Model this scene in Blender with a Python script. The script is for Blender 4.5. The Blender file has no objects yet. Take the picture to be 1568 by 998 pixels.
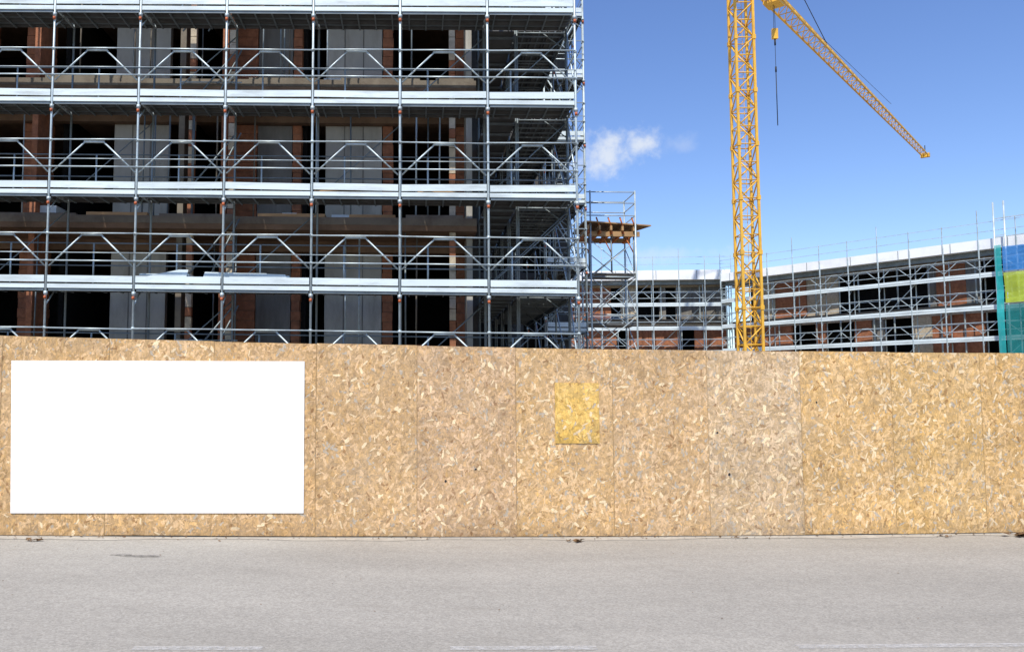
import bpy, math, random
import numpy as np
from mathutils import Vector
random.seed(7); rng=np.random.default_rng(7)
sc=bpy.context.scene
sc.view_settings.view_transform='Standard'; sc.view_settings.look='None'; sc.view_settings.exposure=0
EYE=1.84; PITCH=math.atan(101/1300)
SUN_EL=math.radians(56); SUN_AZ=math.radians(200)   # sun is behind the camera

# ---------------------------------------------------------------- materials
def mat(name,col,rough=.8,metal=0.0,var=.15,scale=3.0,bump=0.0,bscale=40,spec=.3,stretch=(1,1,1),dirt=None,dirtscale=1.2,dirtamt=.5):
    m=bpy.data.materials.new(name); m.use_nodes=True
    nt=m.node_tree; N=nt.nodes; L=nt.links; b=N['Principled BSDF']
    b.inputs['Roughness'].default_value=rough; b.inputs['Metallic'].default_value=metal
    b.inputs['Specular IOR Level'].default_value=spec
    tc=N.new('ShaderNodeTexCoord'); mp=N.new('ShaderNodeMapping'); mp.inputs['Scale'].default_value=stretch
    L.new(tc.outputs['Object'],mp.inputs['Vector'])
    nz=N.new('ShaderNodeTexNoise'); nz.inputs['Scale'].default_value=scale; nz.inputs['Detail'].default_value=6; nz.inputs['Roughness'].default_value=.65
    L.new(mp.outputs[0],nz.inputs['Vector'])
    mr=N.new('ShaderNodeMapRange'); mr.inputs[1].default_value=.3; mr.inputs[2].default_value=.7
    mr.inputs[3].default_value=1-var; mr.inputs[4].default_value=1+var; L.new(nz.outputs['Fac'],mr.inputs[0])
    mul=N.new('ShaderNodeVectorMath'); mul.operation='SCALE'; mul.inputs[0].default_value=col
    L.new(mr.outputs[0],mul.inputs['Scale'])
    out=mul.outputs[0]
    if dirt:
        n2=N.new('ShaderNodeTexNoise'); n2.inputs['Scale'].default_value=dirtscale; n2.inputs['Detail'].default_value=8; n2.inputs['Roughness'].default_value=.7
        L.new(mp.outputs[0],n2.inputs['Vector'])
        r2=N.new('ShaderNodeMapRange'); r2.inputs[1].default_value=.48; r2.inputs[2].default_value=.68; r2.inputs[3].default_value=0; r2.inputs[4].default_value=dirtamt
        L.new(n2.outputs['Fac'],r2.inputs[0])
        mx=N.new('ShaderNodeMix'); mx.data_type='RGBA'; L.new(r2.outputs[0],mx.inputs[0]); L.new(out,mx.inputs[6]); mx.inputs[7].default_value=(*dirt,1)
        out=mx.outputs[2]
    L.new(out,b.inputs['Base Color'])
    if bump>0:
        n3=N.new('ShaderNodeTexNoise'); n3.inputs['Scale'].default_value=bscale; n3.inputs['Detail'].default_value=4; L.new(mp.outputs[0],n3.inputs['Vector'])
        bp=N.new('ShaderNodeBump'); bp.inputs['Strength'].default_value=bump; bp.inputs['Distance'].default_value=.01
        L.new(n3.outputs['Fac'],bp.inputs['Height']); L.new(bp.outputs[0],b.inputs['Normal'])
    return m
M={}
M['steel']=mat('galvanised_steel',(.50,.58,.60),.42,.25,.22,2.5,dirt=(.25,.27,.27),dirtscale=1.5,dirtamt=.65,spec=.5)
M['deck']=mat('deck_fascia_steel',(.70,.79,.80),.5,.0,.13,1.2,dirt=(.34,.37,.37),dirtscale=2.2,dirtamt=.6,stretch=(.35,.35,2.5),spec=.4)
M['plank']=mat('steel_plank',(.14,.142,.14),.6,.3,.25,2,dirt=(.08,.07,.06),dirtamt=.6)
M['darksteel']=mat('dark_and_shaded_steel',(.20,.235,.25),.5,.3,.25,2)  # for dark parts; on the side run its tone stands in for shade
M['orange']=mat('coupler_orange',(.50,.13,.05),.5)
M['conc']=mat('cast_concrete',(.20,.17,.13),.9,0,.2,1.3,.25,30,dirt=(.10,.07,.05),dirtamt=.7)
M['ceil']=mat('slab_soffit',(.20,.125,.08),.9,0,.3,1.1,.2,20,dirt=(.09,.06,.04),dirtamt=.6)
M['panel']=mat('grey_wall_panel',(.46,.44,.39),.9,0,.13,.9,.2,30,spec=.05,dirt=(.25,.22,.18),dirtscale=1.2,dirtamt=.6,stretch=(1.5,1.5,.45))
M['panel2']=mat('dark_wall_panel',(.23,.22,.20),.9,0,.2,.9,spec=.05,dirt=(.12,.10,.08),dirtamt=.6,stretch=(1.5,1.5,.35))
M['gable']=mat('gable_render_coat',(.10,.10,.10),.85,0,.2,.9,dirt=(.05,.05,.05),dirtamt=.6,stretch=(1.5,1.5,.35))
M['brick']=mat('hollow_brick',(.36,.145,.075),.9,0,.3,6,.4,25,dirt=(.17,.09,.055),dirtamt=.6)
M['dark']=mat('painted_room_darkness',(.014,.013,.012),.95,0,.4,1.5)  # near-black colour stands in for the shade inside the rooms
M['cream']=mat('cream_block',(.50,.42,.31),.85,0,.25,8)
M['timber']=mat('formwork_timber',(.46,.28,.13),.75,0,.3,2,.2,50,stretch=(.3,3,3),dirt=(.20,.12,.06),dirtamt=.5)
M['ply']=mat('shuttering_ply',(.20,.12,.06),.8,0,.3,3)
M['white']=mat('white_sheet',(.72,.74,.74),.6,0,.07,2)
M['flash']=mat('roof_flashing',(.90,.92,.93),.5,.0,.04,.6,dirt=(.66,.68,.70),dirtscale=.5,dirtamt=.6)
M['yellow']=mat('crane_yellow',(.80,.45,.045),.5,0,.12,1.5,dirt=(.50,.26,.06),dirtscale=1.2,dirtamt=.6,spec=.5)
M['black']=mat('dark_cable',(.03,.03,.03),.6)
M['redwood']=mat('orange_joist',(.55,.17,.05),.7,0,.25,3)
def netmat(name,col,a):
    m=mat(name,col,.8,0,.15,2); nt=m.node_tree; b=nt.nodes['Principled BSDF']
    w=nt.nodes.new('ShaderNodeTexNoise'); w.inputs['Scale'].default_value=1.2; w.inputs['Detail'].default_value=5
    r=nt.nodes.new('ShaderNodeMapRange'); r.inputs[1].default_value=.3; r.inputs[2].default_value=.7; r.inputs[3].default_value=a-.15; r.inputs[4].default_value=min(1,a+.15)
    nt.links.new(w.outputs['Fac'],r.inputs[0]); nt.links.new(r.outputs[0],b.inputs['Alpha']); return m
M['teal']=netmat('teal_debris_net',(.03,.42,.42),.7)
M['teal2']=netmat('dark_teal_debris_net',(.02,.24,.24),.5)
M['lime']=netmat('lime_debris_net',(.50,.62,.07),.7)
M['blue']=netmat('blue_debris_net',(.05,.24,.60),.65)

# ---------------------------------------------------------------- mesh builder
class MB:
    def __init__(s): s.v=[];s.f=[];s.m=[];s.sm=[];s.mats=[]
    def mi(s,k):
        if k not in s.mats: s.mats.append(k)
        return s.mats.index(k)
    def tube(s,p,q,r,k='steel',n=6):
        p=Vector(p);q=Vector(q);d=q-p
        if d.length<1e-5:return
        d.normalize(); a=d.cross(Vector((0,0,1)))
        if a.length<.01:a=d.cross(Vector((1,0,0)))
        a.normalize(); b=d.cross(a); o=len(s.v); mi=s.mi(k)
        for c in (p,q):
            for i in range(n):
                t=2*math.pi*(i+.5)/n; s.v.append(tuple(c+a*(r*math.cos(t))+b*(r*math.sin(t))))
        for i in range(n):
            j=(i+1)%n; s.f.append((o+i,o+j,o+n+j,o+n+i)); s.m.append(mi); s.sm.append(n>4)
        s.f.append(tuple(o+i for i in range(n))[::-1]); s.m.append(mi); s.sm.append(False)
        s.f.append(tuple(o+n+i for i in range(n))); s.m.append(mi); s.sm.append(False)
    def beam(s,p,q,w,h,k):
        p=Vector(p);q=Vector(q);d=(q-p).normalized(); a=d.cross(Vector((0,0,1)))
        if a.length<.01:a=Vector((1,0,0))
        a.normalize(); b=a.cross(d).normalized(); o=len(s.v); mi=s.mi(k)
        for c in (p,q):
            for sx,sy in ((-1,-1),(1,-1),(1,1),(-1,1)): s.v.append(tuple(c+a*(sx*w/2)+b*(sy*h/2)))
        for f in ((0,1,5,4),(1,2,6,5),(2,3,7,6),(3,0,4,7),(3,2,1,0),(4,5,6,7)):
            s.f.append(tuple(o+i for i in f)); s.m.append(mi); s.sm.append(False)
    def box(s,x0,x1,y0,y1,z0,z1,k):
        s.beam(((x0+x1)/2,y0,(z0+z1)/2),((x0+x1)/2,y1,(z0+z1)/2),x1-x0,z1-z0,k)
    def poly(s,pts,k):
        o=len(s.v); s.v+= [tuple(p) for p in pts]; s.f.append(tuple(range(o,o+len(pts)))); s.m.append(s.mi(k)); s.sm.append(False)
    def obj(s,name,parent=None,warp=None):
        me=bpy.data.meshes.new(name); vv=[warp(v) for v in s.v] if warp else s.v
        me.from_pydata(vv,[],s.f)
        for k in s.mats: me.materials.append(M[k] if isinstance(k,str) else k)
        me.polygons.foreach_set('material_index',s.m); me.polygons.foreach_set('use_smooth',s.sm); me.update()
        o=bpy.data.objects.new(name,me); sc.collection.objects.link(o)
        if parent: o.parent=parent
        return o
def empty(name):
    e=bpy.data.objects.new(name,None); sc.collection.objects.link(e); return e
# the site falls gently to the right
def warp(v): x=v[0]; return (x, v[1]-.015*x, v[2]-.013*x)

# ---------------------------------------------------------------- scaffold generator
def scaffold(P,Dk,O,d,n,bay,nb,levels,depth,zb,ztop,r=.026,fine=True,steel='steel',trap=True,fas=.26,skip_fascia=False,fk='deck'):
    d=Vector(d).normalized(); n=Vector(n).normalized(); O=Vector(O); sd=6 if fine else 4
    Z=lambda z:Vector((0,0,z))
    for i in range(nb+1):
        b=O+d*(bay*i)
        P.tube(b+Z(zb),b+Z(ztop),r,steel,sd); 
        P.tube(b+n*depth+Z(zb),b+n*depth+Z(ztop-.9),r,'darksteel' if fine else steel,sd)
        for z in levels:
            P.tube(b+Z(z-.1),b+n*depth+Z(z-.1),r*.9,steel,sd)
            P.tube(b+Z(z-.5),b+n*depth*.45+Z(z-.12),r*.6,steel,sd)
            if fine:
                P.tube(b+Z(z-.20),b+Z(z-.27),r*1.75,'steel',6)
                P.tube(b+Z(z-.3)-n*.03,b+Z(z-.36)-n*.03,r*1.2,'orange',6)
                P.tube(b+Z(z+1.0),b+Z(z+1.06),r*1.5,steel,6); P.tube(b+Z(z+.42),b+Z(z+.47),r*1.5,steel,6)
    for i in range(nb):
        b=O+d*(bay*i); e=b+d*bay; c=(b+e)/2
        for z in levels:
            jit=random.uniform(-.02,.02)
            hs=(1.03,.62,.45) if fine else (1.0,.5)
            for h in hs:
                P.tube(b+Z(z+h)-n*.03,e+Z(z+h+ (jit if h>.9 else 0))-n*.03,r*(.62 if h!=.62 else .35),steel,sd)
            if trap:
                t=Z(z+1.0+random.uniform(-.015,.015))
                q=n*.02
                P.tube(b+d*.04+Z(z+.34)+q,c-d*.2+t+q,r*.7,steel,sd); P.tube(c-d*.22+t+q,c+d*.22+t+q,r*.95,steel,sd)
                P.tube(c+d*.2+t+q,e-d*.04+Z(z+.34)+q,r*.7,steel,sd)
            for h in ((1.0,.5) if fine else (1.0,)):
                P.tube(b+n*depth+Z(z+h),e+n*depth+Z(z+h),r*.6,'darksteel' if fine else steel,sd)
            if fine:
                P.tube(c-d*.33+n*depth+Z(z),c-d*.33+n*depth+Z(z+1.0),r*.8,steel,sd)
                if (i+int(z))%3==0: P.tube(b+n*depth+Z(z+.05),e+n*depth+Z(z+1.75),r*.55,'darksteel',sd)
            if not skip_fascia:
                tl=random.uniform(-.012,.012)
                Dk.beam(b+d*.035-n*.012+Z(z+.065+tl),e-d*.035-n*.012+Z(z+.065-tl),.025,fas*.54,fk)
                Dk.beam(b+d*.03+n*.01+Z(z-.085),e-d*.03+n*.01+Z(z-.085),.05,fas*.34,fk)
                if fine: Dk.beam(b+d*.05+n*.02+Z(z-.16),e-d*.05+n*.02+Z(z-.16),.02,.05,'darksteel')
            npk=3 if fine else 1; w=(depth-.06)/npk
            for k in range(npk):
                cc=n*(.05+w*(k+.5))
                Dk.beam(b+d*.02+cc+Z(z-.03),e-d*.02+cc+Z(z-.03),w-.02,.03,'plank')
                if fine:
                    for s2 in (-1,1): Dk.beam(b+d*.02+cc+n*(s2*(w/2-.03))+Z(z-.075),e-d*.02+cc+n*(s2*(w/2-.03))+Z(z-.075),.02,.05,'plank')
                    Dk.beam(b+d*.02+cc+Z(z-.06),e-d*.02+cc+Z(z-.06),.03,.02,'darksteel')
            if fine:
                for k in range(5):
                    cc=b+d*(bay*(k+.5)/5)
                    Dk.beam(cc+n*.06+Z(z-.11),cc+n*(depth-.04)+Z(z-.11),.03,.03,'darksteel')

# ---------------------------------------------------------------- main scaffolding
LV=[2.05,4.05,6.06,8.06,10.08,12.09]
root=empty('scaffolding')
P=MB();Dk=MB()
BAY=1.86; X1=3.34; nb=9
scaffold(P,Dk,(X1-BAY*nb,17.6,0),(1,0,0),(0,1,0),BAY,nb,LV,1.02,0,14.3)
scaffold(P,Dk,(X1,18.72,0),(0,1,0),(-1,0,0),1.8,4,LV,1.1,0,14.0,r=.022,steel='darksteel',fk='darksteel')  # side run in dark steel: the weaker sunlight is put into the colour
for z in LV:
    Dk.box(1.5,2.2,18.75,25.8,z-.05,z-.02,'plank')
    for k in range(9): Dk.box(1.5,2.2,19.0+k*.8,19.05+k*.8,z-.12,z-.07,'darksteel')
for z in LV[:-1]:
    P.tube((X1,17.6,z+.1),(X1-.0,18.62,z+1.9),.018); P.tube((X1,17.6,z+1.0),(X1,18.62,z+1.0),.018); P.tube((X1,17.6,z+.5),(X1,18.62,z+.5),.018)
    for k in (0,2):
        y=18.72+1.8*k; P.tube((X1,y,z+.05),(X1,y+1.8,z+1.9),.016,'steel')
    P.tube((1.5,18.65,z+.1),(3.3,18.65,z+1.8),.014,'darksteel')
for x in (1.5,2.2): 
    for y in (18.7,20.6,22.4,24.2): P.tube((x,y,0),(x,y,14),.024,'darksteel')
for z in LV[:-1]:
    for (xa,xb) in ((-5.5,-4.2),(-4.9,-4.1)):
        P.tube((xa,19.2,z+.1),(xb,19.2,z+1.7),.02,'darksteel'); P.tube((xa,19.2,z+.9),(xb,19.2,z+.9),.018,'steel')
P.obj('tubes',root,warp); Dk.obj('decks',root,warp)
S=MB()
for x0,x1,z in ((-5.9,-4.85,.17),(-4.5,-2.72,.15),(-4.45,-3.2,.2)):
    S.box(x0,x1,17.75,18.3,LV[1]+z,LV[1]+z+.045,'deck')
S.poly([(-5.9,17.72,LV[1]+.12),(-4.9,17.72,LV[1]+.12),(-4.85,17.72,LV[1]+.3),(-5.05,17.72,LV[1]+.3)],'deck')
S.poly([(-4.55,17.73,LV[1]+.12),(-2.75,17.73,LV[1]+.12),(-2.8,17.73,LV[1]+.22),(-4.5,17.73,LV[1]+.26)],'deck')
# boards left lying on the lifts
for k in range(9):
    zz0=random.choice(LV[1:5]); xa=random.uniform(-8,1.5); l=random.uniform(.7,1.6)
    S.beam((xa,17.95+random.uniform(-.1,.3),zz0+.03),(xa+l,17.95+random.uniform(-.1,.3),zz0+.05+random.uniform(0,.12)),.2,.04,random.choice(['timber','timber','conc']))
S.obj('stacked_sheets_and_boards',root,warp)

# ---------------------------------------------------------------- building under construction
bld=empty('concrete_building')
SL=MB();W=MB();IN=MB()
SZ=[2.43,5.68,8.93,12.18,15.43]
for z in SZ:
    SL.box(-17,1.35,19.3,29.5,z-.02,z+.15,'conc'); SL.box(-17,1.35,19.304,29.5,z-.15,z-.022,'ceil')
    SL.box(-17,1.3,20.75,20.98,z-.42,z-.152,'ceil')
    SL.box(1.35,5.05,28.0,30,z-.15,z+.15,'gable')
segs=[(-17,-15.2,'brick'),(-13.6,-12,'panel'),(-11.1,-10.8,'brick'),(-10.0,-9.3,'brick'),(-7.7,-6.32,'panel'),(-5.86,-5.7,'brick'),(-4.62,-4.05,'brick'),(-4.05,-3.18,'panel2'),(-3.16,-2.93,'brick'),(-2.33,-.91,'panel'),(-.89,-.62,'brick'),(.95,1.3,'brick')]
zz=[0]+SZ
for a in range(len(zz)-1):
    z0=zz[a]+.152; z1=zz[a+1]-.152
    for x0,x1,k in segs:
        dy=0 if k!='brick' else -.06
        if k=='brick':       # hollow block courses
            zc=z0; c_=0
            while zc<z1-.3:
                hh=min(.245,z1-.27-zc); o_=.012 if c_%2 else 0
                W.box(x0+o_,x1-random.uniform(0,.03),20.94+random.uniform(-.006,.006),21.2,zc,zc+hh-.012,'brick'); zc+=.245; c_+=1
            W.box(x0+.02,x1-.03,20.96,21.19,z0,z1-.3,'conc')
        else:
            W.box(x0,x1,21.0+dy,21.2,z0,z1-.27,k)
        if k=='panel':
            for j in (1,2): 
                xx=x0+(x1-x0)*j/3; W.box(xx-.012,xx+.012,20.985,20.999,z0,z1-.28,'panel2')
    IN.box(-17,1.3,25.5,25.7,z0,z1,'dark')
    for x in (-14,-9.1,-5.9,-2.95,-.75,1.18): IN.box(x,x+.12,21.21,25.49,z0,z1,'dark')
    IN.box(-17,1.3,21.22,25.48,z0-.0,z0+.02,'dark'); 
    for x,k in ((-9.3,'brick'),(-4.72,'brick'),(-5.75,'conc'),(1.15,'panel')): IN.box(x,x+.14,19.9,20.74,z0,z1,k)
    for x,y in ((-5.42,19.9),(-4.42,19.7),(.80,19.5)):
        zc=z0
        while zc<z1-.1:
            h=random.uniform(.22,.42); k='cream' if random.random()<.7 else 'brick'
            IN.box(x-.07,x+.07,y-.07,y+.07,zc,min(z1,zc+h-.015),k); zc+=h
    for j in range(16):
        x=random.uniform(-14,1); y=random.uniform(19.5,20.6); IN.tube((x,y,z0),(x+random.uniform(-.03,.03),y,z1),.02,random.choice(['darksteel','darksteel','steel','conc']))
    x=-12
    while x<1:
        l=random.uniform(.9,2.2)
        if random.random()<.75: IN.box(x,min(1.3,x+l),19.32,19.45,z0+.002,z0+.02+random.uniform(.02,.06),random.choice(['timber','timber','conc','conc']))
        x+=l+random.uniform(.05,.6)
    for j in range(8):
        x=random.uniform(-11,0); w=random.uniform(.3,.8)
        IN.box(x,x+w,20.3+random.uniform(-.2,.1),20.7,z0+.002,z0+random.uniform(.12,.4),random.choice(['white','conc','timber','brick']))
IN.box(-3.3,-2.95,20.3,20.6,5.85,6.13,'white'); IN.box(-2.1,-.8,20.31,20.61,5.85,6.1,'white')
W.box(1.3,1.5,21.2,28,0,15.3,'gable')
RW=MB()
for a in range(len(zz)-1):
    z0=zz[a]+.152; z1=zz[a+1]-.152
    for x0,x1 in ((1.5,2.1),(3.0,3.5),(4.5,5.0)): RW.box(x0,x1,28.1,28.3,z0,z1,'gable')
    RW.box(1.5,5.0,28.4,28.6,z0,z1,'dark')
SL.obj('floor_slabs',bld,warp); W.obj('walls',bld,warp); IN.obj('interior_fitout',bld,warp); RW.obj('rear_wing_wall',bld,warp)

# stair tower scaffold
st=empty('scaffold_stair_tower'); P=MB();Dk=MB()
L2=[1.9+1.99*k for k in range(7)]
scaffold(P,Dk,(3.95,26,0),(1,0,0),(0,1,0),1.24,1,L2,1.3,0,15.5,trap=False)
scaffold(P,Dk,(5.19,26.1,0),(0,1,0),(-1,0,0),1.8,2,L2,1.0,0,15.5,trap=False)
for i,z in enumerate(L2[:-1]):
    a,b=(3.98,5.1) if i%2 else (5.1,3.98)
    P.tube((a,26.05,z),(b,26.05,z+1.95),.022); P.tube((a,26.5,z),(b,26.5,z+1.95),.022)
    P.tube((b,26,z+.3),(a,26,z+1.5),.018)
P.obj('tubes',st,warp); Dk.obj('decks',st,warp)

# ---------------------------------------------------------------- formwork platform on its scaffold tower
fp=empty('formwork_platform'); P=MB()
y0=30.0
for x in (6.15,7.75):
    for y in (y0,y0+1.6):
        P.tube((x,y,0),(x,y,9.1),.03)
for k in range(5):
    z=.6+1.35*k
    for y in (y0,y0+1.6):
        P.tube((6.15,y,z),(7.75,y,z),.022); P.tube((6.15,y,z),(7.75,y,z+1.3),.016); P.tube((7.75,y,z),(6.15,y,z+1.3),.016)
    for x in (6.15,7.75): P.tube((x,y0,z),(x,y0+1.6,z),.022); P.tube((x,y0,z),(x,y0+1.6,z+1.3),.016)
for z in (8.2,8.65,9.05):
    P.tube((6.0,y0,z),(7.75,y0,z),.02); P.tube((6.0,y0+1.6,z),(7.75,y0+1.6,z),.02); P.tube((7.75,y0,z),(7.75,y0+1.6,z),.02)
for z in (2.2,4.3,6.1): 
    for k in range(3): P.box(6.1,7.8,y0+.08+k*.5,y0+.5+k*.5,z,z+.05,'plank')
dz=7.93
lo_=[(5.9,y0-.2,dz),(8.45,y0+.5,dz),(7.9,y0+2.3,dz),(5.9,y0+2.3,dz)]; up_=[(a,b,c+.045) for a,b,c in lo_]
P.poly(lo_,'ply'); P.poly(up_[::-1],'timber')
for i in range(4): P.poly([lo_[i],lo_[(i+1)%4],up_[(i+1)%4],up_[i]],'timber')
for k in range(5):
    x=6.05+k*.42; P.beam((x,y0-.12+k*.06,dz-.17),(x+.12,y0+2.1,dz-.17),.07,.16,'timber')
    P.tube((x+.02,y0+.1,dz-.1),(x-.10,y0+.05,dz+.22),.03,'redwood')
    P.beam((x+.05,y0+.02+k*.05,dz-.30),(x-.22,y0+.9,dz-.55),.07,.09,'redwood')
for y in (y0+.25,y0+1.6): P.beam((5.9,y,dz-.35),(7.95,y,dz-.35),.09,.18,'timber')
for x in (6.15,6.95,7.75): P.tube((x,y0+.3,6.2),(x,y0+.3,dz-.44),.03,'darksteel'); P.tube((x,y0+.3,6.9),(x-.3,y0+.3,dz-.44),.022,'redwood')
P.obj('structure',fp,warp)

# ---------------------------------------------------------------- distant wings
def wing(name,A,B,zr,levels,thick,slabs,bay=2.05,lo=0,hi=0,seed=1):
    e=empty(name); A=Vector((*A,0));B=Vector((*B,0)); d=(B-A); Ln=d.length; d.normalize()
    n=Vector((-d.y,d.x,0)); 
    if n.y<0:n=-n
    Z=lambda z:Vector((0,0,z))
    R=MB(); off=n*1.6
    R.beam(A+n*4.9+Z(zr-thick/2+lo),B+n*4.9+Z(zr-thick/2+hi),9.8,thick,'flash')
    R.beam(A+n*.75+Z(zr-thick-.16+lo),B+n*.75+Z(zr-thick-.16+hi),.3,.3,'darksteel')
    s=.8
    while s<Ln: # flashing joints
        R.beam(A+d*s-n*.012+Z(zr-thick+.02),A+d*s-n*.012+Z(zr-.02),.03,.02,'darksteel'); s+=3.1
    for z in slabs: R.beam(A+n*5.2+Z(z),B+n*5.2+Z(z),8,.32,'conc')
    R.obj('roof_and_slabs',e)
    Wm=MB(); s=0; kinds=['brick','o','panel2','brick','o','brick','o','cream','o','panel2','brick','o']
    zl=[0]+list(slabs)+[zr-thick+min(lo,hi)]
    for a in range(len(zl)-1):
        z0=zl[a]+.17; z1=zl[a+1]-.17; s=0; rr=random.Random(a+seed)
        while s<Ln:
            w=rr.choice([.5,.8,1.2,1.8,2.4]); k=rr.choice(kinds); w=min(w,Ln-s)
            if k!='o': Wm.beam(A+d*s+off+n*rr.uniform(0,.2)+Z((z0+z1)/2),A+d*(s+w)+off+Z((z0+z1)/2),.25,z1-z0,k)
            s+=w
        Wm.beam(A+off+n*.0+Z(z1-.12),B+off+Z(z1-.12),.36,.24,'cream')
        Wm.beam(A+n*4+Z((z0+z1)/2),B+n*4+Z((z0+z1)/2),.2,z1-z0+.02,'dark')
        s=1.0
        while s<Ln:
            Wm.tube(A+d*s+n*1.3+Z(z0),A+d*s+n*1.3+Z(z1),.05,'steel',4); s+=rr.uniform(1.2,3)
    Wm.obj('facade',e)
    Pm=MB();Dm=MB(); nbb=max(1,round(Ln/bay)); bay=Ln/nbb
    scaffold(Pm,Dm,A,d,n,bay,nbb,levels,.7,0,zr-.1+min(lo,hi),r=.037,fine=False,fas=.30)
    for i in range(nbb):
        for z in levels:
            if (i*7+int(z))%3==0: Pm.tube(A+d*(bay*i)+n*.7+Z(z),A+d*(bay*(i+1))+n*.7+Z(z+1.9),.03,'steel',4)
    for i in range(nbb+1):
        b=A+d*(bay*i); zt=zr+lo+(hi-lo)*i/nbb
        Pm.tube(b-n*.06+Z(zr-1.2),b-n*.06+Z(zt+1.1+(random.uniform(.1,.9) if i%3==0 else 0)),.03,'steel',4)
    for h in (.45,1.0): Pm.tube(A-n*.06+Z(zr+h+lo),B-n*.06+Z(zr+h+hi),.022,'steel',4)
    Pm.obj('scaffold_tubes',e); Dm.obj('scaffold_decks',e)
    return e
wing('distant_building',(8.5,66.6),(24.2,65.2),11.3,[3.0,4.9,6.75,8.6],.75,[4.0,7.4],seed=3)
wing('distant_building',(23.4,65.15),(39.5,42.5),10.95,[3.0,5.0,6.85,8.8],.6,[3.8,7.1],seed=9)
# corner tower with debris netting
nt=empty('debris_netting'); P=MB()
dd=Vector((16,-22.5,0)).normalized(); A0=Vector((34.15,49.6,0)); nn=Vector((-.8,-.6,0)).normalized()*.25
Z=lambda z:Vector((0,0,z))
for s in (0,.55,3.5,6.5): P.tube(A0+nn+dd*s+Z(0),A0+nn+dd*s+Z(13.0 if s<1 else 12.2),.055,'steel',6)
for z in np.arange(3,12.9,1.0): P.tube(A0+nn+dd*0+Z(z),A0+nn+dd*.55+Z(z),.03,'steel',4)
for z in (3.2,5,7,8.9,10.9,12): P.tube(A0+nn+Z(z),A0+nn+dd*7+Z(z),.04,'steel',4)
def wavy(s0,s1,z0,z1,k,N=10,Mz=6):
    g=[[None]*(Mz+1) for _ in range(N+1)]
    for i in range(N+1):
        for j in range(Mz+1):
            s=s0+(s1-s0)*i/N; z=z0+(z1-z0)*j/Mz
            g[i][j]=A0+nn*1.5+dd*s+Z(z)+nn*(.25*math.sin(s*3.1+z*1.3)+.15*math.sin(z*2.3))
    for i in range(N):
        for j in range(Mz): P.poly([g[i][j],g[i+1][j],g[i+1][j+1],g[i][j+1]],k)
wavy(0,.36,2.5,10.4,'teal'); wavy(.42,7,7.0,8.75,'lime'); wavy(.42,7,8.85,10.3,'blue'); wavy(.42,7,2.5,6.9,'teal2')
P.obj('net_and_poles',nt)

# ---------------------------------------------------------------- tower crane
cr=empty('tower_crane'); P=MB(); cx,cy=22.75,58.0; h=.62
def lattice_mast(z0,z1,step):
    c=[Vector((cx+sx*h,cy+sy*h,0)) for sx,sy in ((-1,-1),(1,-1),(1,1),(-1,1))]
    for v in c: P.beam(v+Z(z0),v+Z(z1),.16,.16,'yellow')
    z=z0;i=0
    while z<z1-.01:
        for k in range(4):
            a=c[k];b=c[(k+1)%4]
            P.tube(a+Z(z),b+Z(z),.045,'yellow',5)
            if (i+k)%2: a,b=b,a
            P.tube(a+Z(z),b+Z(z+step),.052,'yellow',5)
        if i%3==0:
            for v in c: P.beam(v+Z(z-.15),v+Z(z+.15),.24,.24,'yellow')
        z+=step;i+=1
lattice_mast(0,31.5,1.26)
for s in (-.2,.2): P.tube((cx+s,cy+.35,0),(cx+s,cy+.35,31),.02,'yellow',4)
z=.3
while z<31: P.tube((cx-.2,cy+.35,z),(cx+.2,cy+.35,z),.012,'yellow',4); z+=.35
P.tube((cx,cy,31.5),(cx,cy,32.0),1.1,'yellow',16)
jd=Vector((64.2-22.85,105.6-58,0)).normalized(); jn=Vector((-jd.y,jd.x,0)); T0=Vector((cx,cy,31.9)); JL=63.0
apex=T0+Z(7.5)
for s1 in (-1,1):
    for s2 in (-1,1): P.tube(T0+jd*(s1*.8)+jn*(s2*.8),apex,.09,'yellow',5)
for q in (2,4,6):
    f=1-q/7.5
    for s2 in (-1,1): P.tube(T0+jd*(.8*f)+jn*(s2*.8*f)+Z(q),T0-jd*(.8*f)+jn*(s2*.8*f)+Z(q),.05,'yellow',4)
cb=T0+jn*-1.7+jd*.8+Z(.3); P.beam(cb-jd*.9,cb+jd*.9,1.2,2.0,'white')
n=42
for i in range(n):
    def pt(t):
        w=.62-.27*t; hh=1.15-.55*t; b=T0+jd*(1.0+JL*t)
        return b-jn*w, b+jn*w, b+Z(hh)
    a=pt(i/n); b=pt((i+1)/n)
    for k in range(3): P.beam(a[k],b[k],.13-.03*i/n,.13-.03*i/n,'yellow')
    P.tube(a[0],a[1],.04,'yellow',4); P.tube(a[0],b[1],.035,'yellow',4)
    mid=(a[2]+b[2])/2
    for k in (0,1): P.tube(a[k],mid,.042,'yellow',4); P.tube(mid,b[k],.042,'yellow',4)
tip=T0+jd*(JL+1.0); P.beam(tip-jn*.5,tip+jn*.5,.5,.5,'yellow'); P.tube(tip+Z(0),tip+Z(1.3),.05,'black',4)
P.tube(apex,T0+jd*22+Z(.9),.035,'black',5); P.tube(T0+Z(1.2)+jd*20,T0+jd*46+Z(2.0),.02,'black',5); P.tube(apex,T0-jd*13+Z(.5),.05,'black',5)
for s2 in (-1,1): P.beam(T0+jn*(s2*.7),T0-jd*14+jn*(s2*.7),.2,.3,'yellow')
for i in range(10): P.tube(T0-jd*(1.4*i)-jn*.7,T0-jd*(1.4*(i+1))+jn*.7,.04,'yellow',4)
P.beam(T0-jd*11-Z(.9),T0-jd*14-Z(.9),1.4,2.2,'conc')
tr=T0+jd*7.2; P.beam(tr-jd*.7-Z(.2),tr+jd*.7-Z(.2),1.2,.25,'yellow')
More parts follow.
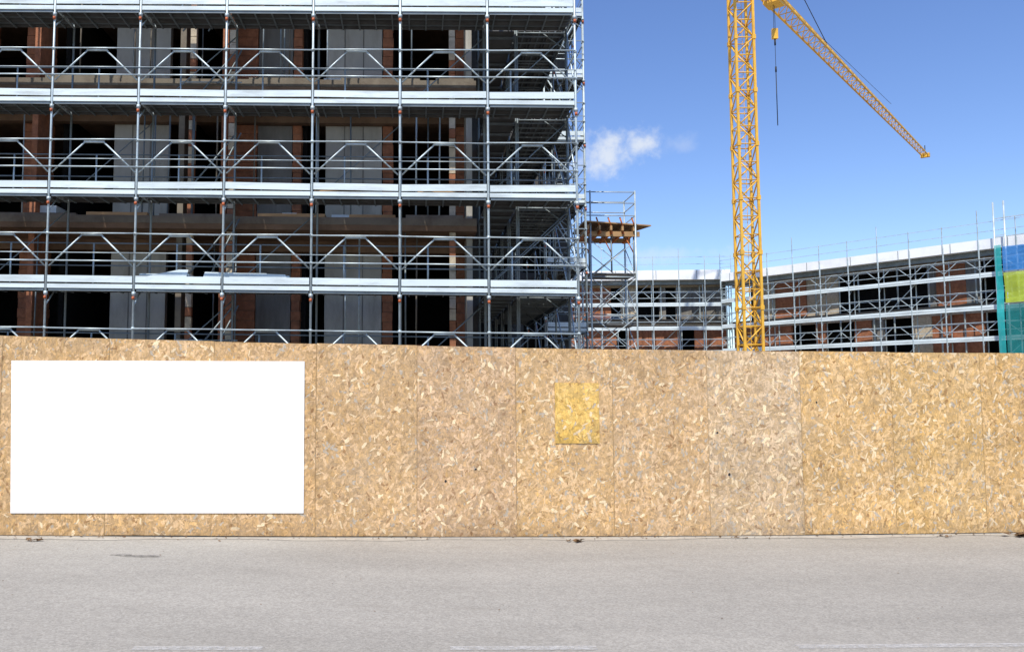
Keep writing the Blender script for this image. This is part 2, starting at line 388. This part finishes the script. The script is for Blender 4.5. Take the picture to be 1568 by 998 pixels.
for s in (-.15,.15): P.tube(tr+jd*s-Z(.3),tr+jd*s-Z(2.3),.02,'black',4)
P.beam(tr-Z(2.2),tr-Z(3.0),.42,.25,'yellow'); P.tube(tr-Z(3.0),tr-Z(3.5),.07,'black',6)
P.tube(tr-Z(3.5),tr-Z(5.2),.02,'black',4); P.tube(tr-Z(5.2),tr-Z(5.6),.07,'black',6); P.tube(tr-Z(5.6),tr-Z(9.8),.035,'black',5)
P.obj('lattice',cr)

# ---------------------------------------------------------------- OSB fence
def sag(x): 
    t=(x-1.6)/6.85; return -.04*max(0,1-t*t)
def gz(x): 
    xx=max(-40,min(40,x)); return .02-.0117*xx+sag(x)
FY=lambda x:10.62+(x+5.24)*.0876
fd=Vector((1,.0876,0)).normalized(); fn=Vector((.0876,-1,0)).normalized()
COSA=fd.x; H=2.46
def osb_mat():
    m=bpy.data.materials.new('osb_strands'); m.use_nodes=True; nt=m.node_tree;N=nt.nodes;L=nt.links;b=N['Principled BSDF']
    at=N.new('ShaderNodeAttribute'); at.attribute_name='Col'
    tc=N.new('ShaderNodeTexCoord')
    def nz(sc_,det,lo,hi,stretch=(1,1,1)):
        mp=N.new('ShaderNodeMapping'); mp.inputs['Scale'].default_value=stretch; L.new(tc.outputs['Object'],mp.inputs[0])
        n=N.new('ShaderNodeTexNoise'); n.inputs['Scale'].default_value=sc_; n.inputs['Detail'].default_value=det; n.inputs['Roughness'].default_value=.65; L.new(mp.outputs[0],n.inputs[0])
        r=N.new('ShaderNodeMapRange'); r.inputs[1].default_value=.3; r.inputs[2].default_value=.7; r.inputs[3].default_value=lo; r.inputs[4].default_value=hi; L.new(n.outputs['Fac'],r.inputs[0]); return r.outputs[0]
    a=nz(1.1,7,.84,1.13); c=nz(60,4,.78,1.20,(1,1,.6)); c2=nz(13,4,.86,1.14,(1,1,.7))
    mu=N.new('ShaderNodeMath'); mu.operation='MULTIPLY'; L.new(a,mu.inputs[0]); L.new(c,mu.inputs[1])
    mu2=N.new('ShaderNodeMath'); mu2.operation='MULTIPLY'; L.new(mu.outputs[0],mu2.inputs[0]); L.new(c2,mu2.inputs[1])
    vm=N.new('ShaderNodeVectorMath'); vm.operation='SCALE'; L.new(at.outputs['Color'],vm.inputs[0]); L.new(mu2.outputs[0],vm.inputs['Scale'])
    g=nz(1.9,8,-.35,.75); cl=N.new('ShaderNodeClamp'); L.new(g,cl.inputs[0]); sc2=N.new('ShaderNodeMath'); sc2.operation='MULTIPLY'; sc2.inputs[1].default_value=.30; L.new(cl.outputs[0],sc2.inputs[0])
    mx=N.new('ShaderNodeMix'); mx.data_type='RGBA'; L.new(sc2.outputs[0],mx.inputs[0]); L.new(vm.outputs[0],mx.inputs[6]); mx.inputs[7].default_value=(.47,.39,.29,1)
    L.new(mx.outputs[2],b.inputs['Base Color']); b.inputs['Roughness'].default_value=.6; b.inputs['Specular IOR Level'].default_value=.25
    return m
OSB=osb_mat()
def strands(panels,name,parent,dens,lift=0.0):
    V=[];Fc=[];C=[]
    for (xa,xb,zb,zt,base,con) in panels:
        w=(xb-xa)/COSA; hgt=zt(0)-zb(0); nfl=int(w*hgt*dens)
        base=np.array(base)
        o=len(V)
        for (x,z) in ((xa,zb(xa)),(xb,zb(xb)),(xb,zt(xb)),(xa,zt(xa))):
            V.append((x+fn.x*lift,FY(x)+fn.y*lift,z)); C.append((*(base*.85),1))
        Fc.append((o,o+1,o+2,o+3))
        s=rng.uniform(0,w,nfl); u=rng.uniform(0,1,nfl); ang=rng.normal(math.pi*.40,.9,nfl)
        ln=rng.uniform(.05,.13,nfl)/2; wd=rng.uniform(.018,.052,nfl)/2; off=rng.uniform(.0006,.003,nfl); r=rng.uniform(0,1,nfl); tone=rng.normal(1,.13,nfl)
        hue=rng.normal(0,.05,nfl); jr=rng.uniform(.25,1.2,(nfl,6)); tilt=rng.normal(0,.02,(nfl,2))
        S_=xa+s; U_=u*hgt
        cl=.5+.5*np.sin(S_*4.1+1.7*np.sin(U_*3.3+S_))*np.sin(U_*5.2+1.9*np.sin(S_*2.7)); pr=(.25+1.3*cl)*con
        for i in range(nfl):
            p_=pr[i]
            if r[i]<.022*p_: c=np.array((.90,.69,.42))*(.90+.3*abs(hue[i])*3); off_i=.0032+off[i]*.2
            elif r[i]<.10*p_: c=base*1.17+.055; off_i=.0029+off[i]*.2
            elif r[i]>1-.03: c=base*np.array((.62,.54,.48)); off_i=off[i]
            elif r[i]>1-.09*con: c=np.array((.49,.41,.31)); off_i=off[i]
            else: c=base*max(.65,min(1.3,tone[i]))*np.array((1+hue[i]*.4,1,1-hue[i]*1.4)); off_i=off[i]
            ca,sa=math.cos(ang[i]),math.sin(ang[i]); l=ln[i];q=wd[i]
            dirt=min(1.0,.74+U_[i]*1.3+hue[i]); c=c*dirt
            sh=((-l,-q*jr[i,0]*.5),(-l*.6*jr[i,5],-q*jr[i,1]),(l*.7,-q*jr[i,2]),(l,q*jr[i,3]*.5),(l*.6*jr[i,2],q*jr[i,4]),(-l*.7,q*jr[i,5]))
            o=len(V)
            for a,b_ in sh:
                ss=min(w-.001,max(.001,s[i]+a*ca-b_*sa)); x=xa+ss*COSA
                zlo=zb(x); zhi=zt(x); z=zlo+u[i]*(zhi-zlo)+a*sa+b_*ca; z=min(zhi-.001,max(zlo+.001,z))
                k=lift+off_i+a*tilt[i,0]+b_*tilt[i,1]
                k=max(lift+.0004,k)
                V.append((x+fn.x*k,FY(x)+fn.y*k,z)); C.append((c[0],c[1],c[2],1))
            Fc.append((o,o+1,o+2,o+3,o+4,o+5))
    me=bpy.data.meshes.new(name); me.from_pydata(V,[],Fc); me.materials.append(OSB)
    ca=me.color_attributes.new('Col','FLOAT_COLOR','POINT'); ca.data.foreach_set('color',np.array(C,dtype=np.float32).ravel()); me.update()
    ob=bpy.data.objects.new(name,me); sc.collection.objects.link(ob); ob.parent=parent; return ob
fence=empty('osb_board_fence')
pan=[];FB=MB()
M['osbedge']=mat('osb_edge',(.38,.24,.11),.8,0,.3,20)
tints=[(.58,.365,.165,.9),(.60,.38,.175,.9),(.58,.365,.17,.8),(.575,.37,.18,.8),(.555,.36,.19,.9),(.60,.385,.18,1),(.58,.375,.185,1.1),(.57,.395,.22,1.3),(.63,.40,.17,1.1),(.63,.40,.16,1.3),(.60,.375,.15,1.2),(.58,.355,.145,1.1)]
x=-5.20-1.297*4; i=0
while i<20:
    xa=x;xb=x+1.297; dz=random.uniform(-.006,.006); db=random.uniform(0,.012)
    t=tints[(i-4)%12] if i>=4 else tints[i]
    zb=lambda q,db=db: gz(q)+.006+db
    zt=lambda q,dz=dz: gz(q)+H+dz
    g_=.0014
    pan.append((xa+g_,xb-g_,zb,zt,t[:3],t[3]))
    a=(xa+g_);b=(xb-g_); bk=.018
    FB.poly([(a,FY(a),zt(a)),(b,FY(b),zt(b)),(b-fn.x*bk,FY(b)-fn.y*bk,zt(b)),(a-fn.x*bk,FY(a)-fn.y*bk,zt(a))],'osbedge')
    FB.poly([(b-fn.x*bk,FY(b)-fn.y*bk,zb(b)),(a-fn.x*bk,FY(a)-fn.y*bk,zb(a)),(a-fn.x*bk,FY(a)-fn.y*bk,zt(a)),(b-fn.x*bk,FY(b)-fn.y*bk,zt(b))],'osbedge')
    pz=gz(xa)
    FB.beam((xa,FY(xa)+.07,pz-.1),(xa,FY(xa)+.07,pz+H-.03),.09,.09,'timber')
    x=xb;i+=1
for zz_ in (.4,1.3,2.1):
    FB.beam((-10,FY(-10)+.15,zz_+.14),(15,FY(15)+.15,zz_-.15),.05,.09,'timber')
FB.obj('posts_and_edges',fence)
strands(pan,'osb_boards',fence,1500)
SB=MB()
for i in range(21):
    xx=-5.2-1.297*4+1.297*i
    for dx in (-.035,.035):
        for zz_ in (.15,.6,1.05,1.5,1.95,2.35):
            x_=xx+dx; z_=gz(x_)+zz_+random.uniform(-.02,.02); y_=FY(x_); SB.tube((x_+fn.x*.003,y_+fn.y*.003,z_),(x_+fn.x*.006,y_+fn.y*.006,z_),.005,'darksteel',6)
for xk,zk,s_ in ((.36,.69,.022),(.75,.84,.018),(-2.6,1.2,.014),(4.0,1.3,.015),(4.15,.75,.02),(5.4,1.7,.015)):
    pts=[]
    for k in range(7):
        t=k*6.283/7; rr=s_*random.uniform(.5,1.1); xx=xk+rr*math.cos(t); pts.append((xx+fn.x*.0052,FY(xx)+fn.y*.0052,zk+rr*1.2*math.sin(t)))
    SB.poly(pts,'black')
SB.obj('screws_and_knots',fence)
pt_=empty('osb_patch_board')
strands([(1.803,2.396,lambda q:1.17-.0117*(q-1.8),lambda q:1.965-.0117*(q-1.8),(.74,.465,.12),.7)],'patch_strands',pt_,1500,lift=.010)
PB=MB()
def onf(x,z,k): return (x+fn.x*k,FY(x)+fn.y*k,z)
for (xa,za,xb,zb) in ((1.803,1.17,2.396,1.163),(2.396,1.163,2.396,1.958),(2.396,1.958,1.803,1.965),(1.803,1.965,1.803,1.17)):
    PB.poly([onf(xa,za,.001),onf(xb,zb,.001),onf(xb,zb,.0095),onf(xa,za,.0095)],'osbedge')
PB.obj('patch_edges',pt_)
bb=MB()
M['bill']=mat('blank_white_print',(.93,.93,.915),.55,0,.004,.5)
c=[(-5.03,.352),(-1.455,.308),(-1.462,2.234),(-5.085,2.232)]
fr=[onf(x,z,.016) for x,z in c]; bkk=[onf(x,z,.006) for x,z in c]
bb.poly(fr,'bill'); bb.poly(bkk[::-1],'bill')
for k in range(4): bb.poly([bkk[k],bkk[(k+1)%4],fr[(k+1)%4],fr[k]],'bill')
bb.obj('blank_billboard')

# ---------------------------------------------------------------- ground, road, verge, markings
def ground_mat():
    m=bpy.data.materials.new('asphalt'); m.use_nodes=True; nt=m.node_tree;N=nt.nodes;L=nt.links;b=N['Principled BSDF']
    tc=N.new('ShaderNodeTexCoord')
    def nz(s,det,rough=.6,stretch=(1,1,1)):
        mp=N.new('ShaderNodeMapping'); mp.inputs['Scale'].default_value=stretch; L.new(tc.outputs['Object'],mp.inputs[0])
        n=N.new('ShaderNodeTexNoise'); n.inputs['Scale'].default_value=s; n.inputs['Detail'].default_value=det; n.inputs['Roughness'].default_value=rough; L.new(mp.outputs[0],n.inputs[0]); return n.outputs['Fac']
    def mr(v,a,b_,c,d):
        r=N.new('ShaderNodeMapRange'); r.inputs[1].default_value=a; r.inputs[2].default_value=b_; r.inputs[3].default_value=c; r.inputs[4].default_value=d; L.new(v,r.inputs[0]); return r.outputs[0]
    def mul(a,b_):
        x=N.new('ShaderNodeMath'); x.operation='MULTIPLY'; L.new(a,x.inputs[0]); L.new(b_,x.inputs[1]); return x.outputs[0]
    big=mr(nz(.55,6,.6,(.5,1.6,1)),.3,.7,.90,1.09); fine=mr(nz(70,3,.8),.3,.7,.84,1.16); med=mr(nz(9,5,.7),.3,.7,.95,1.05)
    vo=N.new('ShaderNodeTexVoronoi'); vo.inputs['Scale'].default_value=60; L.new(tc.outputs['Object'],vo.inputs['Vector'])
    sep=N.new('ShaderNodeSeparateColor'); L.new(vo.outputs['Color'],sep.inputs[0]); agg=mr(sep.outputs[0],0,1,.85,1.15)
    f=mul(mul(mul(big,fine),med),agg)
    vm=N.new('ShaderNodeVectorMath'); vm.operation='SCALE'; vm.inputs[0].default_value=(.35,.325,.28); L.new(f,vm.inputs['Scale'])
    st=mr(nz(1.3,7,.65,(.6,1.6,1)),.58,.72,0,.4)
    mx=N.new('ShaderNodeMix'); mx.data_type='RGBA'; L.new(st,mx.inputs[0]); L.new(vm.outputs[0],mx.inputs[6]); mx.inputs[7].default_value=(.27,.245,.205,1)
    L.new(mx.outputs[2],b.inputs['Base Color']); b.inputs['Roughness'].default_value=.9; b.inputs['Specular IOR Level'].default_value=.2
    bp=N.new('ShaderNodeBump'); bp.inputs['Strength'].default_value=.22; bp.inputs['Distance'].default_value=.004; L.new(vo.outputs['Distance'],bp.inputs['Height']); L.new(bp.outputs[0],b.inputs['Normal'])
    return m
M['asphalt']=ground_mat()
M['earth']=mat('site_earth',(.22,.18,.13),.95,0,.2,.4,.3,8)
M['dust']=mat('dusty_gutter',(.43,.40,.34),.95,0,.14,6,.2,60,dirt=(.32,.27,.21),dirtscale=5,dirtamt=.5)
G=MB()
xs=[-2000,-400,-40]+list(np.arange(-16,20,1.0))+[40,400,2000]; ys=[-600,-20,0,3,6,9,12,16,25,60,200,3000]
for i in range(len(xs)-1):
    for j in range(len(ys)-1):
        G.poly([(xs[i],ys[j],gz(xs[i])-.008),(xs[i+1],ys[j],gz(xs[i+1])-.008),(xs[i+1],ys[j+1],gz(xs[i+1])-.008),(xs[i],ys[j+1],gz(xs[i])-.008)],'earth')
G.obj('ground')
def strip(name,ya,yb,dz,k,x0=-40,x1=40,step=1.0):
    R=MB(); X=sorted(set([x0,x1]+[float(q) for q in np.arange(-16,20,step) if x0<q<x1]))
    for i in range(len(X)-1):
        a,b=X[i],X[i+1]; R.poly([(a,ya(a),gz(a)+dz),(b,ya(b),gz(b)+dz),(b,yb(b),gz(b)+dz),(a,yb(a),gz(a)+dz)],k)
    return R.obj(name)
strip('road',lambda x:-9,lambda x:FY(x)-.0,-.004,'asphalt')
strip('gutter_strip',lambda x:FY(x)-.20+.05*math.sin(x*1.9)+.03*math.sin(x*5.3),lambda x:FY(x)+.01,0.0,'dust',step=.25)
def paint_mat(name,col,lo,hi,amt,s):
    m=bpy.data.materials.new(name); m.use_nodes=True; nt=m.node_tree;N=nt.nodes;L=nt.links;b=N['Principled BSDF']
    tc=N.new('ShaderNodeTexCoord'); n=N.new('ShaderNodeTexNoise'); n.inputs['Scale'].default_value=s; n.inputs['Detail'].default_value=8; n.inputs['Roughness'].default_value=.8; L.new(tc.outputs['Object'],n.inputs[0])
    r=N.new('ShaderNodeMapRange'); r.inputs[1].default_value=lo; r.inputs[2].default_value=hi; r.inputs[3].default_value=0; r.inputs[4].default_value=amt; L.new(n.outputs['Fac'],r.inputs[0])
    b.inputs['Base Color'].default_value=(*col,1); L.new(r.outputs[0],b.inputs['Alpha']); b.inputs['Roughness'].default_value=.8; return m
M['paint']=paint_mat('worn_road_paint',(.62,.60,.56),.36,.60,.7,22)
M['stain']=paint_mat('oil_stain',(.10,.09,.08),.35,.6,.6,14)
ML=lambda x:6.215+.055*(x+1.5)
for a,b in ((-2.04,-1.12),(.235,1.32),(2.83,5.6)):
    strip('road_marking',lambda x:ML(x),lambda x:ML(x)+.095,.001,'paint',x0=a,x1=b)
St=MB()
for cx_,cy_,a_,b_ in ((-3.07,9.55,.26,.07),(-3.3,9.6,.14,.04)):
    St.poly([(cx_+a_*math.cos(t)*random.uniform(.8,1.1),cy_+b_*math.sin(t)*random.uniform(.8,1.1),gz(cx_)+.002) for t in np.linspace(0,6.1,14)],'stain')
St.obj('road_stain')
M['leaf']=mat('dry_leaf',(.16,.09,.04),.9,0,.5,9)
Lf=MB()
def leaf(x,y,s):
    z=gz(x)+.004; a=random.uniform(0,6.28); pts=[]
    for k in range(6):
        t=a+k*math.pi/3; rr=s*(1 if k%3 else .45)*random.uniform(.7,1.2); pts.append((x+rr*math.cos(t),y+rr*math.sin(t),z+random.uniform(0,s*.7)))
    Lf.poly(pts,'leaf')
for k in range(260):
    x=random.uniform(-8,12); leaf(x,FY(x)-abs(random.gauss(0.02,.10))-.02,random.uniform(.006,.022))
for k in range(90):
    x=random.uniform(-8,12); leaf(x,random.uniform(7,10.5),random.uniform(.005,.012))
for cxx,cyy,nn_,s in ((-4.6,10.35,8,.05),(2.0,10.9,9,.05),(8.25,11.5,70,.08),(4.2,11.3,5,.04),(7.0,11.5,6,.04)):
    for k in range(nn_): leaf(cxx+random.gauss(0,.05 if nn_<20 else .16),cyy+random.gauss(0,.03),random.uniform(.3,1)*s)
Lf.obj('fallen_leaves')

# ---------------------------------------------------------------- light, sky
w=bpy.data.worlds.new('World'); sc.world=w; w.use_nodes=True; nt=w.node_tree; N=nt.nodes; L=nt.links
bg=N['Background']; sky=N.new('ShaderNodeTexSky'); sky.sky_type='NISHITA'; sky.sun_disc=False
sky.sun_elevation=SUN_EL; sky.sun_rotation=SUN_AZ; sky.air_density=1.0; sky.dust_density=.2; sky.ozone_density=3.5; sky.altitude=200
hs=N.new('ShaderNodeHueSaturation'); hs.inputs['Hue'].default_value=.512; hs.inputs['Saturation'].default_value=1.12; hs.inputs['Value'].default_value=1.2; L.new(sky.outputs[0],hs.inputs['Color'])
tc=N.new('ShaderNodeTexCoord'); sx=N.new('ShaderNodeSeparateXYZ'); L.new(tc.outputs['Generated'],sx.inputs[0])
nzc=N.new('ShaderNodeTexNoise'); nzc.inputs['Scale'].default_value=34; nzc.inputs['Detail'].default_value=8; nzc.inputs['Roughness'].default_value=.6; L.new(tc.outputs['Generated'],nzc.inputs['Vector'])
def mth(op,a,b=None,c=None):
    x=N.new('ShaderNodeMath'); x.operation=op
    for i_,q in enumerate((a,b,c)):
        if q is None: continue
        if isinstance(q,(int,float)): x.inputs[i_].default_value=q
        else: L.new(q,x.inputs[i_])
    return x.outputs[0]
def puff(d,rx,rz,amp):
    d=Vector(d).normalized()
    ax=mth('DIVIDE',mth('SUBTRACT',sx.outputs[0],d.x),rx); az=mth('DIVIDE',mth('SUBTRACT',sx.outputs[2],d.z),rz)
    r=mth('SQRT',mth('ADD',mth('MULTIPLY',ax,ax),mth('MULTIPLY',az,az)))
    f=mth('SUBTRACT',1.0,r); f=mth('ADD',f,mth('MULTIPLY',mth('SUBTRACT',nzc.outputs['Fac'],.5),3.4))
    m_=N.new('ShaderNodeMapRange'); m_.interpolation_type='SMOOTHSTEP'; m_.inputs[1].default_value=-.1; m_.inputs[2].default_value=1.3; m_.inputs[3].default_value=0; m_.inputs[4].default_value=amp; L.new(f,m_.inputs[0])
    return mth('MULTIPLY',m_.outputs[0],mth('GREATER_THAN',sx.outputs[1],0.0))
c1=puff((.215,.981,.276),.044,.030,.8); c1b=puff((.262,.981,.290),.022,.020,.8); c2=puff((.312,.981,.290),.024,.012,.2); c3=puff((.29,.985,.16),.07,.012,.3)
cc=mth('MAXIMUM',mth('MAXIMUM',c1,c1b),mth('MAXIMUM',c2,c3))
mx=N.new('ShaderNodeMix'); mx.data_type='RGBA'; L.new(cc,mx.inputs[0]); L.new(hs.outputs[0],mx.inputs[6]); mx.inputs[7].default_value=(5.6,5.9,6.3,1)
L.new(mx.outputs[2],bg.inputs[0]); bg.inputs[1].default_value=.15
sd=bpy.data.lights.new('sun','SUN'); sd.energy=4.9; sd.angle=math.radians(.53); sd.color=(1,.95,.86)
so=bpy.data.objects.new('sun',sd); sc.collection.objects.link(so)
sv=Vector((math.sin(SUN_AZ)*math.cos(SUN_EL),math.cos(SUN_AZ)*math.cos(SUN_EL),math.sin(SUN_EL)))
so.rotation_euler=sv.to_track_quat('Z','Y').to_euler()

# ---------------------------------------------------------------- camera
cd=bpy.data.cameras.new('camera'); co=bpy.data.objects.new('camera',cd); sc.collection.objects.link(co)
co.location=(0,0,EYE); co.rotation_euler=(math.pi/2+PITCH,0,0)
cd.sensor_width=36; cd.lens=1300/1568*36; cd.shift_x=(784-640)/1568; cd.clip_end=6000; cd.clip_start=.1
sc.camera=co
